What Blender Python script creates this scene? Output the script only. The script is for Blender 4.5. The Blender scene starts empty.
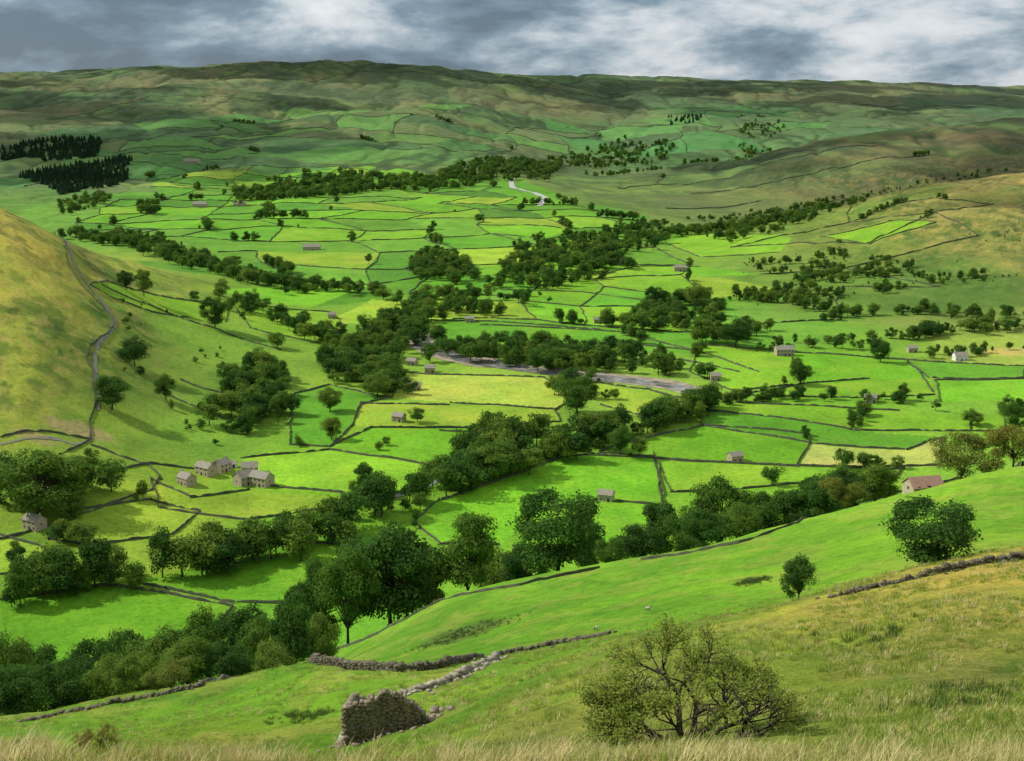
import bpy, math, random
import numpy as np
from mathutils import Vector, Matrix
random.seed(7); rng=np.random.default_rng(7)
F=1236.0; TH=math.radians(12.3); ST,CT=math.sin(TH),math.cos(TH)
ZC=260.0
def ut(px,py):
    a=(px-512)/F; b=(380.5-py)/F; d=CT+b*ST
    return a/d, (-ST+b*CT)/d
# ---------------------------------------------------------------- terrain survey
cols={
 0:[(170,718),(220,732),(300,730),(380,705),(430,675),(510,597),(575,540),(620,500),(670,450),(720,400),(850,300),(1100,205),(1300,228),(1600,257),(2000,222),(2400,200),(3200,165),(4200,130),(5200,100),(6800,73),(9000,95),(14000,105)],
 150:[(165,690),(210,700),(300,705),(380,690),(430,672),(510,597),(600,525),(640,498),(700,458),(790,410),(900,360),(1050,310),(1250,266),(1400,268),(1700,245),(2000,222),(2400,200),(3200,165),(4200,130),(5200,98),(6600,67),(9000,92),(14000,105)],
 330:[(155,660),(200,675),(260,672),(330,660),(400,650),(450,645),(560,555),(640,503),(740,450),(865,400),(1040,350),(1300,300),(1610,260),(1920,230),(2360,202),(2900,178),(3600,150),(5000,106),(5800,83),(6500,62),(9000,92),(14000,105)],
 440:[(140,668),(180,665),(260,628),(330,602),(400,612),(480,608),(560,555),(640,503),(740,450),(865,400),(1040,350),(1300,300),(1610,260),(1920,230),(2360,202),(2900,178),(3600,150),(5000,108),(6000,85),(7000,66),(9000,90),(14000,105)],
 600:[(40,755),(70,690),(120,640),(150,640),(200,618),(260,590),(330,565),(400,580),(480,592),(560,555),(640,503),(740,450),(865,400),(1040,350),(1300,300),(1610,260),(1920,232),(2400,205),(3000,184),(3500,178),(4200,165),(4800,145),(5600,117),(7000,90),(8000,75),(10000,95),(14000,105)],
 700:[(1040,350),(1300,303),(1610,262),(2000,232),(2300,222),(3000,185),(3500,160),(4000,168),(4700,140),(5800,112),(8300,78)],
 800:[(35,745),(60,680),(110,600),(140,605),(200,575),(260,545),(330,520),(400,535),(480,557),(560,552),(640,503),(740,450),(865,400),(1040,352),(1200,320),(1480,272),(2050,214),(2300,226),(2600,202),(3500,145),(4000,158),(4700,138),(6000,110),(8500,80),(10000,95),(14000,105)],
 900:[(1200,318),(1500,262),(2080,190),(2350,208),(2600,192),(3500,129),(4000,146),(4700,132),(6000,108),(8500,82)],
 1024:[(60,650),(100,555),(130,560),(160,548),(200,528),(260,495),(330,465),(380,478),(500,533),(600,520),(640,500),(740,450),(865,400),(1040,352),(1200,315),(1500,250),(2100,171),(2350,188),(2600,178),(3500,120),(4000,133),(5000,118),(6500,104),(8500,87),(10000,97),(14000,105)],
}
near={0:[(3,-.75),(6,-.62),(12,-.562),(20,-.59),(35,-.605),(70,-.595),(110,-.557)],
 200:[(3,-.75),(6,-.62),(12,-.562),(20,-.59),(35,-.608),(60,-.594),(100,-.548),(160,-.49)],
 400:[(3,-.75),(6,-.62),(12,-.561),(20,-.587),(35,-.602),(55,-.577),(88,-.539)],
 600:[(3,-.75),(6,-.62),(12,-.560),(22,-.580)],
 800:[(3,-.75),(6,-.62),(12,-.560),(20,-.572)],
 1024:[(3,-.75),(6,-.62),(12,-.558),(25,-.556)]}
P=[];V=[]
for px,l in cols.items():
    for Y,py in l:
        u,t=ut(px,py); P.append((u,math.log(Y))); V.append(t)
for px,l in near.items():
    for Y,t in l:
        u,_=ut(px,760 if Y<100 else 700); P.append((u,math.log(Y))); V.append(t)
for px,k in ((0,-1),(1024,1)):
    for Y,py in cols[px]:
        u,t=ut(px,py)
        for e in (.62,1.0):
            dz = (0.03 if k>0 else 0.02)*(e-.4) if Y>900 and Y<8000 else 0
            P.append((k*e,math.log(Y))); V.append(t+dz)
    for Y,t in near[px]:
        for e in (.62,1.0):
            P.append((k*e,math.log(Y))); V.append(t)
P=np.array(P)*np.array([2.2,1.0]); V=np.array(V)
n=len(P)
def kern(r2): return 0.5*r2*np.log(r2+1e-12)
D2=((P[:,None,:]-P[None,:,:])**2).sum(2)
A=np.zeros((n+3,n+3)); A[:n,:n]=kern(D2)+np.eye(n)*2e-5
A[:n,n]=1; A[:n,n+1:]=P; A[n,:n]=1; A[n+1:,:n]=P.T
W=np.linalg.solve(A,np.concatenate([V,[0,0,0]]))
ua=np.concatenate([np.linspace(-1.0,-.47,50,endpoint=False),np.linspace(-.47,.47,860),np.linspace(.47,1.0,51)[1:]])
la=np.concatenate([np.linspace(math.log(3),math.log(300),420,endpoint=False),np.linspace(math.log(300),math.log(9000),800,endpoint=False),np.linspace(math.log(9000),math.log(14000),21)])
NU,NL=len(ua),len(la)
T=np.zeros((NL,NU))
for i in range(NL):
    q0=ua*2.2; q1=la[i]
    r2=(q0[:,None]-P[None,:,0])**2+(q1-P[None,:,1])**2
    T[i]=kern(r2)@W[:n]+W[n]+q0*W[n+1]+q1*W[n+2]
YY=np.exp(la)[:,None]*np.ones((1,NU)); XX=YY*ua[None,:]
def vnoise(x,y,seed=0):
    xi=np.floor(x).astype(np.int64); yi=np.floor(y).astype(np.int64)
    fx=x-xi; fy=y-yi; fx=fx*fx*(3-2*fx); fy=fy*fy*(3-2*fy)
    def h(a,b):
        k=(a*374761393+b*668265263+seed*1442695041)&0x7fffffff
        k=((k^(k>>13))*1274126177)&0x7fffffff
        return ((k^(k>>16))&0xffff)/65535.0
    return (h(xi,yi)*(1-fx)+h(xi+1,yi)*fx)*(1-fy)+(h(xi,yi+1)*(1-fx)+h(xi+1,yi+1)*fx)*fy
def fbm(x,y,o=4,seed=0):
    s=0;a=.5;tot=0
    for k in range(o):
        s=s+a*vnoise(x*2**k+17*k,y*2**k-9*k,seed+k); tot+=a; a*=.5
    return s/tot
def ss(x,a,b):
    t=np.clip((x-a)/(b-a),0,1); return t*t*(3-2*t)
Z0=T*YY
hill=np.clip((Z0+196)/45,0,1)*np.clip((YY-450)/200,0,1)
nearm=np.clip((400-YY)/100,0,1)
farh=np.clip((YY-1700)/1500,0,1)
wxp=XX+60*(fbm(XX/150,YY/150,2,61)-.5)
ridg=1-np.abs(2*fbm(wxp/330,YY/1300,3,5)-1)
ridg2=1-np.abs(2*fbm(wxp/120+5,YY/420,3,6)-1)
Zn=hill*((fbm(XX/220,YY/260,4,1)-.5)*(12+10*farh)-(ss(ridg,.7,1)-.2)*(5+9*farh)-(ss(ridg2,.8,1)-.15)*(2.6+2.5*farh)
   +(fbm(XX/26,YY/26,4,7)-.5)*(4.6-.5*farh)+(fbm(XX/8,YY/8,3,8)-.5)*1.3*(1-farh))+ (1-nearm)*(1-hill)*(fbm(XX/90,YY/90,3,2)-.5)*4.5
Zn+=nearm*((fbm(XX/18,YY/18,4,3)-.5)*2.2*np.clip(YY/90,.05,1)+(fbm(XX/2.4,YY/2.4,3,4)-.5)*.55*np.clip(YY/40,.1,1))
Z=Z0+Zn; T=Z/YY
Zw=Z+ZC
def fidx(x,arr):
    return np.clip(np.interp(x,arr,np.arange(len(arr))),0,len(arr)-1.001)
def samp(G,X,Y):
    X=np.asarray(X,float);Y=np.maximum(np.asarray(Y,float),3.01)
    iu=fidx(X/Y,ua); il=fidx(np.log(Y),la)
    a=iu.astype(int); b=il.astype(int); fu=iu-a; fl=il-b
    return (G[b,a]*(1-fu)+G[b,a+1]*fu)*(1-fl)+(G[b+1,a]*(1-fu)+G[b+1,a+1]*fu)*fl
def hz(X,Y): return samp(T,X,Y)*np.maximum(np.asarray(Y,float),3.01)+ZC
def gnd(px,py,ymin=420):
    u,t=ut(px,py); f=fidx(u,ua); a=int(f); fr=f-a
    c=T[:,a]*(1-fr)+T[:,a+1]*fr
    s=np.searchsorted(la,math.log(ymin))
    idx=np.nonzero(c[s:]>=t)[0]
    if len(idx)==0: i=NL-30; l=la[i]
    else:
        i=s+idx[0]
        if i==s: l=la[i]
        else:
            l=la[i-1]+(la[i]-la[i-1])*(t-c[i-1])/(c[i]-c[i-1]+1e-12)
    Y=math.exp(l); return (u*Y,Y)
def G(pts,ymin=420): return np.array([gnd(a,b,ymin) for a,b in pts])
def inpoly(poly,X,Y):
    m=np.zeros(X.shape,bool); j=len(poly)-1
    for i in range(len(poly)):
        xi,yi=poly[i]; xj,yj=poly[j]
        m^=((yi>Y)!=(yj>Y))&(X<(xj-xi)*(Y-yi)/((yj-yi) or 1e-9)+xi); j=i
    return m
# ---------------------------------------------------------------- ground colours
cs=[
(100,630,420,(.11,.30,.02),.1),(300,570,420,(.11,.31,.02),.1),(550,500,420,(.13,.33,.02),.1),(750,445,420,(.14,.34,.02),.12),(950,445,420,(.15,.34,.03),.15),
(450,420,420,(.16,.34,.03),.2),(500,390,420,(.20,.36,.04),.15),(650,400,420,(.18,.34,.04),.2),(850,380,420,(.12,.31,.02),.1),(1010,355,420,(.22,.33,.05),.3),(750,330,420,(.12,.30,.03),.15),
(550,320,420,(.13,.30,.03),.25),(350,310,420,(.14,.30,.03),.3),(640,280,420,(.13,.30,.03),.3),(450,250,420,(.12,.27,.03),.3),(300,230,1500,(.11,.26,.03),.35),(150,215,1500,(.10,.25,.03),.4),(500,200,1500,(.12,.23,.04),.5),
(150,520,420,(.20,.34,.03),.3),(300,490,420,(.15,.34,.02),.2),(200,430,420,(.14,.30,.03),.7),(100,450,420,(.16,.28,.03),.9),(30,400,420,(.23,.30,.04),1),(20,300,420,(.31,.35,.05),.9),(20,230,420,(.36,.35,.06),.9),(90,270,420,(.27,.32,.045),.9),(130,320,420,(.13,.23,.03),1),(60,340,420,(.21,.27,.04),1),(180,330,420,(.14,.30,.03),.7),(140,400,420,(.13,.24,.03),1),(60,500,420,(.17,.31,.03),.7),
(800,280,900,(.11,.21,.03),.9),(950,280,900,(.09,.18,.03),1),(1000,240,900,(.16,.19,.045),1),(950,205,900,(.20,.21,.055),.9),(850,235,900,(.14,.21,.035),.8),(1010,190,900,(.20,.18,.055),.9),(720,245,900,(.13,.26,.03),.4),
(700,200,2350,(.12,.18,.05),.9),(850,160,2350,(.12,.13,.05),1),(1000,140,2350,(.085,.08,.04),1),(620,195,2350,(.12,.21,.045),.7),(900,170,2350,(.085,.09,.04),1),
(100,170,2600,(.07,.18,.05),.6),(300,150,2600,(.10,.18,.06),.8),(500,140,2600,(.09,.18,.06),.8),(100,130,2600,(.07,.15,.06),.8),(100,95,2600,(.075,.125,.06),.9),(300,110,2600,(.14,.19,.07),.9),(300,80,2600,(.14,.165,.07),.9),(500,100,2600,(.10,.165,.065),.9),(650,125,4200,(.08,.20,.065),.6),(750,115,4200,(.08,.18,.065),.5),(700,95,4200,(.09,.15,.07),.7),(900,110,4200,(.07,.14,.07),.7),(1000,98,4200,(.07,.11,.07),.8),(400,160,2600,(.09,.21,.055),.6),  # far hills painted cooler and muted, standing in for distance haze
(600,610,120,(.14,.34,.02),.45),(800,560,120,(.15,.35,.02),.45),(950,510,120,(.16,.36,.022),.45),(420,640,120,(.12,.29,.02),.5),
(100,720,90,(.13,.29,.02),.6),(300,690,90,(.13,.30,.02),.6),(500,680,60,(.15,.30,.025),.6),(700,650,30,(.19,.32,.03),.7),(850,640,30,(.23,.32,.035),.8),(1000,600,30,(.29,.32,.05),.8),(1000,570,60,(.36,.34,.06),.7),(980,700,20,(.18,.27,.035),.9),(850,615,60,(.30,.33,.05),.7),
(700,720,20,(.20,.29,.04),.8),(200,740,50,(.14,.26,.02),.8)]
cp=[];cc=[];cm=[]
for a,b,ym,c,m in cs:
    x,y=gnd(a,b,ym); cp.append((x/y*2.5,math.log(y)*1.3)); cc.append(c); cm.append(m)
for u in (-.4,0,.4):
    cp.append((u*2.5,math.log(11)*1.3)); cc.append((.24,.25,.06)); cm.append(.6)
cp=np.array(cp);cc=np.array(cc);cm=np.array(cm)
C=np.zeros((NL,NU,3)); Mo=np.zeros((NL,NU))
wx=(fbm(XX/120,YY/120,3,31)-.5)*.10; wy=(fbm(XX/120,YY/120,3,37)-.5)*.16
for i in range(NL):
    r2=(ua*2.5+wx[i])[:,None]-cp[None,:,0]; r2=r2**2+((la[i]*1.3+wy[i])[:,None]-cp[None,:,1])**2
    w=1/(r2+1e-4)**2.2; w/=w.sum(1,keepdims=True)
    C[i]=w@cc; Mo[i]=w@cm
def lerp(a,b,m): return a*(1-m[...,None])+np.asarray(b)*m[...,None]
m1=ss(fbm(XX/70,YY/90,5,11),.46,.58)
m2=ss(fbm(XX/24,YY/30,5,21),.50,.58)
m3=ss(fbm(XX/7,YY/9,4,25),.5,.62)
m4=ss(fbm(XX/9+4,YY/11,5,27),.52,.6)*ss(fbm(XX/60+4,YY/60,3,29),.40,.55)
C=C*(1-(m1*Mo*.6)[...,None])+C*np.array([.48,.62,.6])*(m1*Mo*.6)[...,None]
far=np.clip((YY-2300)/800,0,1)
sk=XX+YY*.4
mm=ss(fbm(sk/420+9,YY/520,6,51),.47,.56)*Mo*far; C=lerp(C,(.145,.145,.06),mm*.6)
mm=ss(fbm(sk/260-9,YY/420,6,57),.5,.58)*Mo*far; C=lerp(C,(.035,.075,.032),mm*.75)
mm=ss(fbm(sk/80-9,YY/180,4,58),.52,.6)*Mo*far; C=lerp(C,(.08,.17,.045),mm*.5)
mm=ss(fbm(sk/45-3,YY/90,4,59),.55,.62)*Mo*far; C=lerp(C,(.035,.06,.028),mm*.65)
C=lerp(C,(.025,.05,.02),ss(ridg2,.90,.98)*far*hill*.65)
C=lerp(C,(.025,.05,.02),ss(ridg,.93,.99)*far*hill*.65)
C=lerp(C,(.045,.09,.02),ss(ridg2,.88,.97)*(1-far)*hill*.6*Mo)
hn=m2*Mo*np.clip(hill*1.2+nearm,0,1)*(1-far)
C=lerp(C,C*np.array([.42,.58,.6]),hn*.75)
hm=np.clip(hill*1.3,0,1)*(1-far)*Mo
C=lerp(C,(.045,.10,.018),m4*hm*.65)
C=lerp(C,(.33,.29,.08),m3*Mo*np.clip(hill+nearm,0,1)*(1-far)*.45)
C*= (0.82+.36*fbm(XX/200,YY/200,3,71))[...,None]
# ---------------------------------------------------------------- fields and walls
walls=[]; latw=[]
def wall(pts,h=1.3,w=.6,ymin=420): walls.append((G(pts,ymin),h,w))
def field(pts,col,a=.88,ymin=420): paint(G(pts,ymin),col,a)
def paint(p,col,a):
    x0,y0=p.min(0); x1,y1=p.max(0)
    r0=max(np.searchsorted(la,math.log(max(y0,3)))-1,0); r1=np.searchsorted(la,math.log(max(y1,3.1)))+1
    m=inpoly(p,XX[r0:r1],YY[r0:r1])*a
    st=random.uniform(-1,1); sd=random.randrange(99); br=random.uniform(.76,1.15)
    X_=XX[r0:r1]+st*YY[r0:r1]; stripe=br*(.78+.32*fbm(XX[r0:r1]/22,YY[r0:r1]/22,4,91+sd)+.12*vnoise(X_/9,YY[r0:r1]*0+sd,3))
    pat=ss(fbm(XX[r0:r1]/34,YY[r0:r1]/34,3,sd),.50,.66)*.4
    cc_=np.array(col)*stripe[...,None]; cc_=cc_*(1-pat[...,None])+np.array([col[0]*1.35,col[1]*.95,col[2]*1.5])*pat[...,None]
    C[r0:r1]=C[r0:r1]*(1-m[...,None])+cc_*m[...,None]
BG=(.12,.35,.016);YG=(.23,.39,.032);MG=(.08,.27,.018);LG=(.165,.38,.022);DG=(.06,.21,.02);ST_=(.28,.36,.08)
def lattice(region,ymin,sx,sy,ang,palette,alpha,drop,seed,h=1.4,w=.8,cell=1.0):
    R=G(region,ymin); r=random.Random(seed)
    c=R.mean(0); ca,sa=math.cos(ang),math.sin(ang)
    ext=max(np.ptp(R[:,0]),np.ptp(R[:,1]))
    ni=int(ext/sx)+2; nj=int(ext/sy)+2
    N={}
    for i in range(-ni,ni+1):
        for j in range(-nj,nj+1):
            x=(i+ (j%2)*.35+r.uniform(-.36,.36))*sx; y=(j+r.uniform(-.28,.28))*sy
            N[i,j]=(c[0]+x*ca-y*sa, c[1]+x*sa+y*ca)
    def ins(p): return inpoly(R,np.array([p[0]]),np.array([p[1]]))[0]
    for i in range(-ni,ni):
        for j in range(-nj,nj):
            a,b,d,e=N[i,j],N[i+1,j],N[i+1,j+1],N[i,j+1]
            if r.random()<cell and all(q[1]>200 for q in(a,b,d,e)) and ins(((a[0]+d[0])/2,(a[1]+d[1])/2)):
                paint(np.array([a,b,d,e]),palette[r.randrange(len(palette))],alpha)
            for q in (b,e):
                if ins(a) and ins(q) and r.random()>drop:
                    s_=(np.array([a,((a[0]+q[0])/2+r.uniform(-.05,.05)*sx,(a[1]+q[1])/2+r.uniform(-.05,.05)*sy),q]),h,w)
                    walls.append(s_); latw.append(s_[0])
lattice([(60,222),(150,170),(330,165),(500,180),(590,205),(690,228),(700,262),(560,300),(430,308),(300,300),(180,262)],1250,110,130,.15,[BG,MG,LG,YG,BG,(.10,.27,.025),DG,MG],.8,.12,3,1.4,.9)
lattice([(360,310),(500,300),(620,262),(700,262),(735,300),(740,345),(640,345),(560,335),(440,345)],1000,85,110,-.12,[BG,MG,LG,YG,BG],.8,.1,5,1.3,.8)
n_valley=len(latw)
lattice([(700,330),(760,300),(720,240),(850,207),(1020,178),(1020,325),(860,340)],1050,160,135,.3,[(.10,.24,.03),(.16,.23,.05),(.12,.21,.035)],.4,.22,8,1.5,.9,.6)
n_right=len(latw)
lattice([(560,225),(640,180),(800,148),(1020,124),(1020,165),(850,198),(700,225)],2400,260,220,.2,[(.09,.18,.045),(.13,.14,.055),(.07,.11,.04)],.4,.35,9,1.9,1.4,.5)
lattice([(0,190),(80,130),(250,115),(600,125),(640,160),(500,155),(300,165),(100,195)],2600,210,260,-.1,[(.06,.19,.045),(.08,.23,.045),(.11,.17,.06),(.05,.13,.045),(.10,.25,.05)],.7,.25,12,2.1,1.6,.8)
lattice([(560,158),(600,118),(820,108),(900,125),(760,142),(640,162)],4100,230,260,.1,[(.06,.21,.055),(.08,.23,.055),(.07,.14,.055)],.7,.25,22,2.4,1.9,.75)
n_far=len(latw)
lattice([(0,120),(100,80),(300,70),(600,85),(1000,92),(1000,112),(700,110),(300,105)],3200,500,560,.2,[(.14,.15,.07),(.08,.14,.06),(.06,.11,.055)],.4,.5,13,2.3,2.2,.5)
fl=[
([(0,600),(110,585),(232,606),(220,622),(150,642),(60,670),(0,660)],BG),
([(130,583),(300,543),(355,547),(330,575),(290,602),(235,603)],BG),
([(50,540),(75,512),(150,500),(200,512),(170,535),(100,546)],YG),
([(150,478),(190,498),(250,490),(345,498),(330,508),(250,520),(160,508)],YG),
([(240,458),(330,450),(442,468),(420,492),(355,494),(262,485)],LG),
([(330,447),(370,428),(470,428),(455,462),(440,466)],BG),
([(360,403),(450,405),(555,410),(560,422),(470,428),(352,426)],YG),
([(400,372),(440,375),(545,378),(572,398),(555,410),(450,403),(392,398)],(.27,.40,.05)),
([(590,382),(650,390),(690,400),(640,415),(600,405)],YG),
([(415,522),(440,500),(500,480),(560,458),(600,453),(655,458),(662,506),(600,500),(530,512),(500,545),(440,545)],BG),
([(530,512),(600,500),(662,506),(640,545),(520,560)],BG),
([(655,459),(800,467),(905,468),(890,482),(800,484),(670,492)],LG),
([(640,440),(705,425),(808,434),(810,445),(797,465),(655,458),(600,452)],BG),
([(705,410),(860,431),(945,437),(905,450),(810,443),(700,425)],MG),
([(810,444),(905,450),(945,437),(938,466),(800,466)],ST_),
([(716,402),(900,411),(1005,418),(1002,431),(860,430),(708,410)],LG),
([(790,352),(905,360),(930,378),(870,379),(802,384)],BG),
([(802,385),(930,379),(935,395),(850,398),(735,395)],LG),
([(905,360),(1024,366),(1024,378),(932,378)],MG),
([(935,380),(1030,379),(1030,400),(940,402)],BG),
([(700,345),(790,352),(800,384),(735,392),(690,372)],LG),
([(820,237),(900,220),(937,222),(870,244)],LG),
([(665,243),(700,233),(792,238),(780,252),(700,257)],LG),
([(0,575),(0,535),(45,548),(50,570)],YG),
([(90,285),(110,282),(230,305),(225,322),(190,318),(120,300)],LG),
([(230,300),(330,312),(345,326),(330,345),(250,328)],LG),
([(290,395),(330,385),(390,398),(360,405),(352,426),(330,447),(290,445)],MG),
]
for p,c in fl: field(p,c)
seen=set()
for p,c in fl:
    for k in range(len(p)):
        a,b=p[k],p[(k+1)%len(p)]
        if a[0]<=0 and b[0]<=0: continue
        key=tuple(sorted(((round(a[0]/7),round(a[1]/6)),(round(b[0]/7),round(b[1]/6)))))
        if key in seen: continue
        seen.add(key)
        if random.random()<.12: continue
        wall([a,b])
wl=[[(655,452),(660,475),(667,505)],[(580,455),(660,459),(760,465),(905,469)],[(102,285),(150,305),(220,330),(280,350)],[(92,445),(150,465),(160,480)],[(0,540),(40,528),(100,508),(150,490),(158,478)],[(92,382),(95,410),(89,440),(60,455)],[(54,232),(68,262),(86,290),(112,316),(114,328),(90,345),(88,362),(96,385)],
[(440,430),(560,440),(640,440)],[(470,428),(455,462)],[(560,345),(680,360),(740,372)],[(480,325),(620,332),(700,352)],[(700,352),(760,372)],[(905,360),(920,372),(933,392)],[(500,290),(580,292),(640,300)],[(420,320),(500,322),(600,330)],[(640,345),(700,352)],[(970,410),(970,430)],[(860,412),(850,430)],
[(0,437),(50,432),(92,440)],[(180,380),(260,400)],[(170,395),(250,425)],[(120,470),(152,464),(205,470)]]
for p in wl: wall(p,1.3,.7)
def blob(px,py,ymin,rad,col,a):
    x,y=gnd(px,py,ymin); d=np.sqrt(((XX-x)/rad[0])**2+((YY-y)/rad[1])**2)+ (fbm(XX/10,YY/10,3,77)-.5)*1.2
    global C; C=lerp(C,col,ss(-d,-1.1,-.6)*a)
blob(75,428,420,(20,11),(.30,.24,.12),.7); blob(40,440,420,(14,8),(.26,.22,.10),.6)
blob(465,632,150,(10,14),(.06,.12,.025),.8); blob(753,580,120,(5,6),(.04,.08,.02),.9); blob(1010,352,420,(30,18),(.36,.32,.10),.8)
C=C*np.array([1.24,1.15,1.15]); C=np.clip(C,0.008,.6)
# ---------------------------------------------------------------- helpers
def link(o): bpy.context.scene.collection.objects.link(o); return o
def mkmesh(name,verts,faces,mat=None):
    me=bpy.data.meshes.new(name); me.from_pydata([tuple(v) for v in verts],[],[tuple(f) for f in faces]); me.update()
    if mat: me.materials.append(mat)
    return me
def fastquads(name,V,Q,mat,smooth=False):
    me=bpy.data.meshes.new(name); V=np.asarray(V,np.float32); Q=np.asarray(Q,np.int32)
    me.vertices.add(len(V)); me.vertices.foreach_set('co',V.ravel())
    k=Q.shape[1]
    me.loops.add(Q.size); me.loops.foreach_set('vertex_index',Q.ravel())
    me.polygons.add(len(Q)); me.polygons.foreach_set('loop_start',np.arange(0,Q.size,k,dtype=np.int32))
    try: me.polygons.foreach_set('loop_total',np.full(len(Q),k,dtype=np.int32))
    except Exception: pass
    if smooth: me.polygons.foreach_set('use_smooth',np.ones(len(Q),bool))
    me.update(calc_edges=True); me.validate()
    if mat: me.materials.append(mat)
    return me
def newmat(name):
    m=bpy.data.materials.new(name); m.use_nodes=True; nt=m.node_tree
    b=nt.nodes['Principled BSDF']; b.inputs['Roughness'].default_value=.9
    b.inputs['Specular IOR Level'].default_value=.1
    return m,nt,b
def nd(nt,t,**k):
    x=nt.nodes.new(t)
    for a,v in k.items(): setattr(x,a,v)
    return x
def noise_node(nt,scale,detail=5,rough=.6,coord='Object'):
    tc=nd(nt,'ShaderNodeTexCoord'); no=nd(nt,'ShaderNodeTexNoise'); no.inputs['Scale'].default_value=scale
    no.inputs['Detail'].default_value=detail; no.inputs['Roughness'].default_value=rough
    nt.links.new(tc.outputs[coord],no.inputs['Vector'])
    return no
def ramp(nt,src,stops):
    r=nd(nt,'ShaderNodeValToRGB'); e=r.color_ramp.elements
    while len(e)<len(stops): e.new(.5)
    for i,(p,c) in enumerate(stops): e[i].position=p; e[i].color=(*c,1)
    nt.links.new(src,r.inputs[0]); return r
def mixc(nt,bt,f,a,b):
    m=nd(nt,'ShaderNodeMix',data_type='RGBA',blend_type=bt)
    for s,v in ((m.inputs[0],f),(m.inputs[6],a),(m.inputs[7],b)):
        if isinstance(v,(int,float)): s.default_value=v
        elif isinstance(v,tuple): s.default_value=(*v,1)
        else: nt.links.new(v,s)
    return m.outputs[2]
gm,nt,b=newmat('grass_ground')
at=nd(nt,'ShaderNodeAttribute',attribute_name='ground_tint')
n1=noise_node(nt,.35,8,.7); r1=ramp(nt,n1.outputs[0],[(.3,(.52,.58,.52)),(.5,(1,1,1)),(.72,(1.4,1.25,1.2))])
n2=noise_node(nt,3.5,6,.7); r2=ramp(nt,n2.outputs[0],[(.3,(.42,.48,.42)),(.5,(1,1,1)),(.7,(1.6,1.42,1.2))])
n3=noise_node(nt,.03,6,.65); r3=ramp(nt,n3.outputs[0],[(.3,(.76,.81,.78)),(.5,(1,1,1)),(.7,(1.25,1.12,1.1))])
c=mixc(nt,'MULTIPLY',.85,at.outputs['Color'],r1.outputs[0]); c=mixc(nt,'MULTIPLY',.85,c,r2.outputs[0]); c=mixc(nt,'MULTIPLY',1.0,c,r3.outputs[0])
nt.links.new(c,b.inputs['Base Color'])
bp=nd(nt,'ShaderNodeBump'); bp.inputs['Strength'].default_value=.9; bp.inputs['Distance'].default_value=.8
nb=noise_node(nt,1.1,8,.78); nt.links.new(nb.outputs[0],bp.inputs['Height']); nt.links.new(bp.outputs[0],b.inputs['Normal'])
idx=np.arange(NL*NU).reshape(NL,NU)
Q=np.stack([idx[:-1,:-1],idx[:-1,1:],idx[1:,1:],idx[1:,:-1]],-1).reshape(-1,4)
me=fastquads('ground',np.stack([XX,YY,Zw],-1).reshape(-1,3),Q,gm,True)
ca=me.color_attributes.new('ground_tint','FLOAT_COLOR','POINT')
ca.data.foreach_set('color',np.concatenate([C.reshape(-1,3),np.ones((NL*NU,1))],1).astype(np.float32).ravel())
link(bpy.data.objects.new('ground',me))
def stonemat(name,lo,hi,scale):
    m,nt,b=newmat(name); no=noise_node(nt,scale,6,.7); r=ramp(nt,no.outputs[0],[(.3,lo),(.7,hi)])
    nt.links.new(r.outputs[0],b.inputs['Base Color'])
    bp=nd(nt,'ShaderNodeBump'); bp.inputs['Strength'].default_value=.8; bp.inputs['Distance'].default_value=.1
    nt.links.new(no.outputs[0],bp.inputs['Height']); nt.links.new(bp.outputs[0],b.inputs['Normal']); return m
wallm=stonemat('dry_stone',(.03,.045,.022),(.11,.115,.07),.5)
stonem=stonemat('gritstone',(.25,.21,.14),(.52,.45,.31),1.8)
palem=stonemat('pale_rock',(.30,.28,.24),(.55,.52,.46),1.2)
def build_walls(name,ws):
    VV=[];QQ=[];base=0
    for p,h,w in ws:
        seg=np.linalg.norm(np.diff(p,axis=0),axis=1); L=seg.sum()
        step=2.5 if p[:,1].mean()<1200 else 7
        k=max(int(L/step),2); s=np.linspace(0,L,k+1); cum=np.concatenate([[0],np.cumsum(seg)])
        x=np.interp(s,cum,p[:,0]); y=np.interp(s,cum,p[:,1])
        wob=(fbm(s/20+p[0,0],s*0+p[0,1],2,3)-.5)*3.5; tx=np.gradient(x);ty=np.gradient(y);l=np.hypot(tx,ty)+1e-9;nx=-ty/l;ny=tx/l
        x=x+nx*wob;y=y+ny*wob
        hh=h*(.7+.55*rng.random(k+1)); hh[rng.random(k+1)<.08]*=.25
        pl=[]
        for off,top in ((w/2,0),(w*.32,1),(-w*.32,1),(-w/2,0)):
            X=x+nx*off;Y=y+ny*off; zz=hz(X,Y); zz=zz+hh if top else zz-.5
            pl.append(np.stack([X,Y,zz],-1))
        A_=np.stack(pl,1).reshape(-1,3); VV.append(A_)
        for i in range(k):
            o=base+i*4
            QQ+= [(o,o+1,o+5,o+4),(o+1,o+2,o+6,o+5),(o+2,o+3,o+7,o+6)]
        base+=len(A_)
    link(bpy.data.objects.new(name,fastquads(name,np.concatenate(VV),QQ,wallm)))
for i in range(0,len(walls),60): build_walls('dry_stone_wall',walls[i:i+60])
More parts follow.
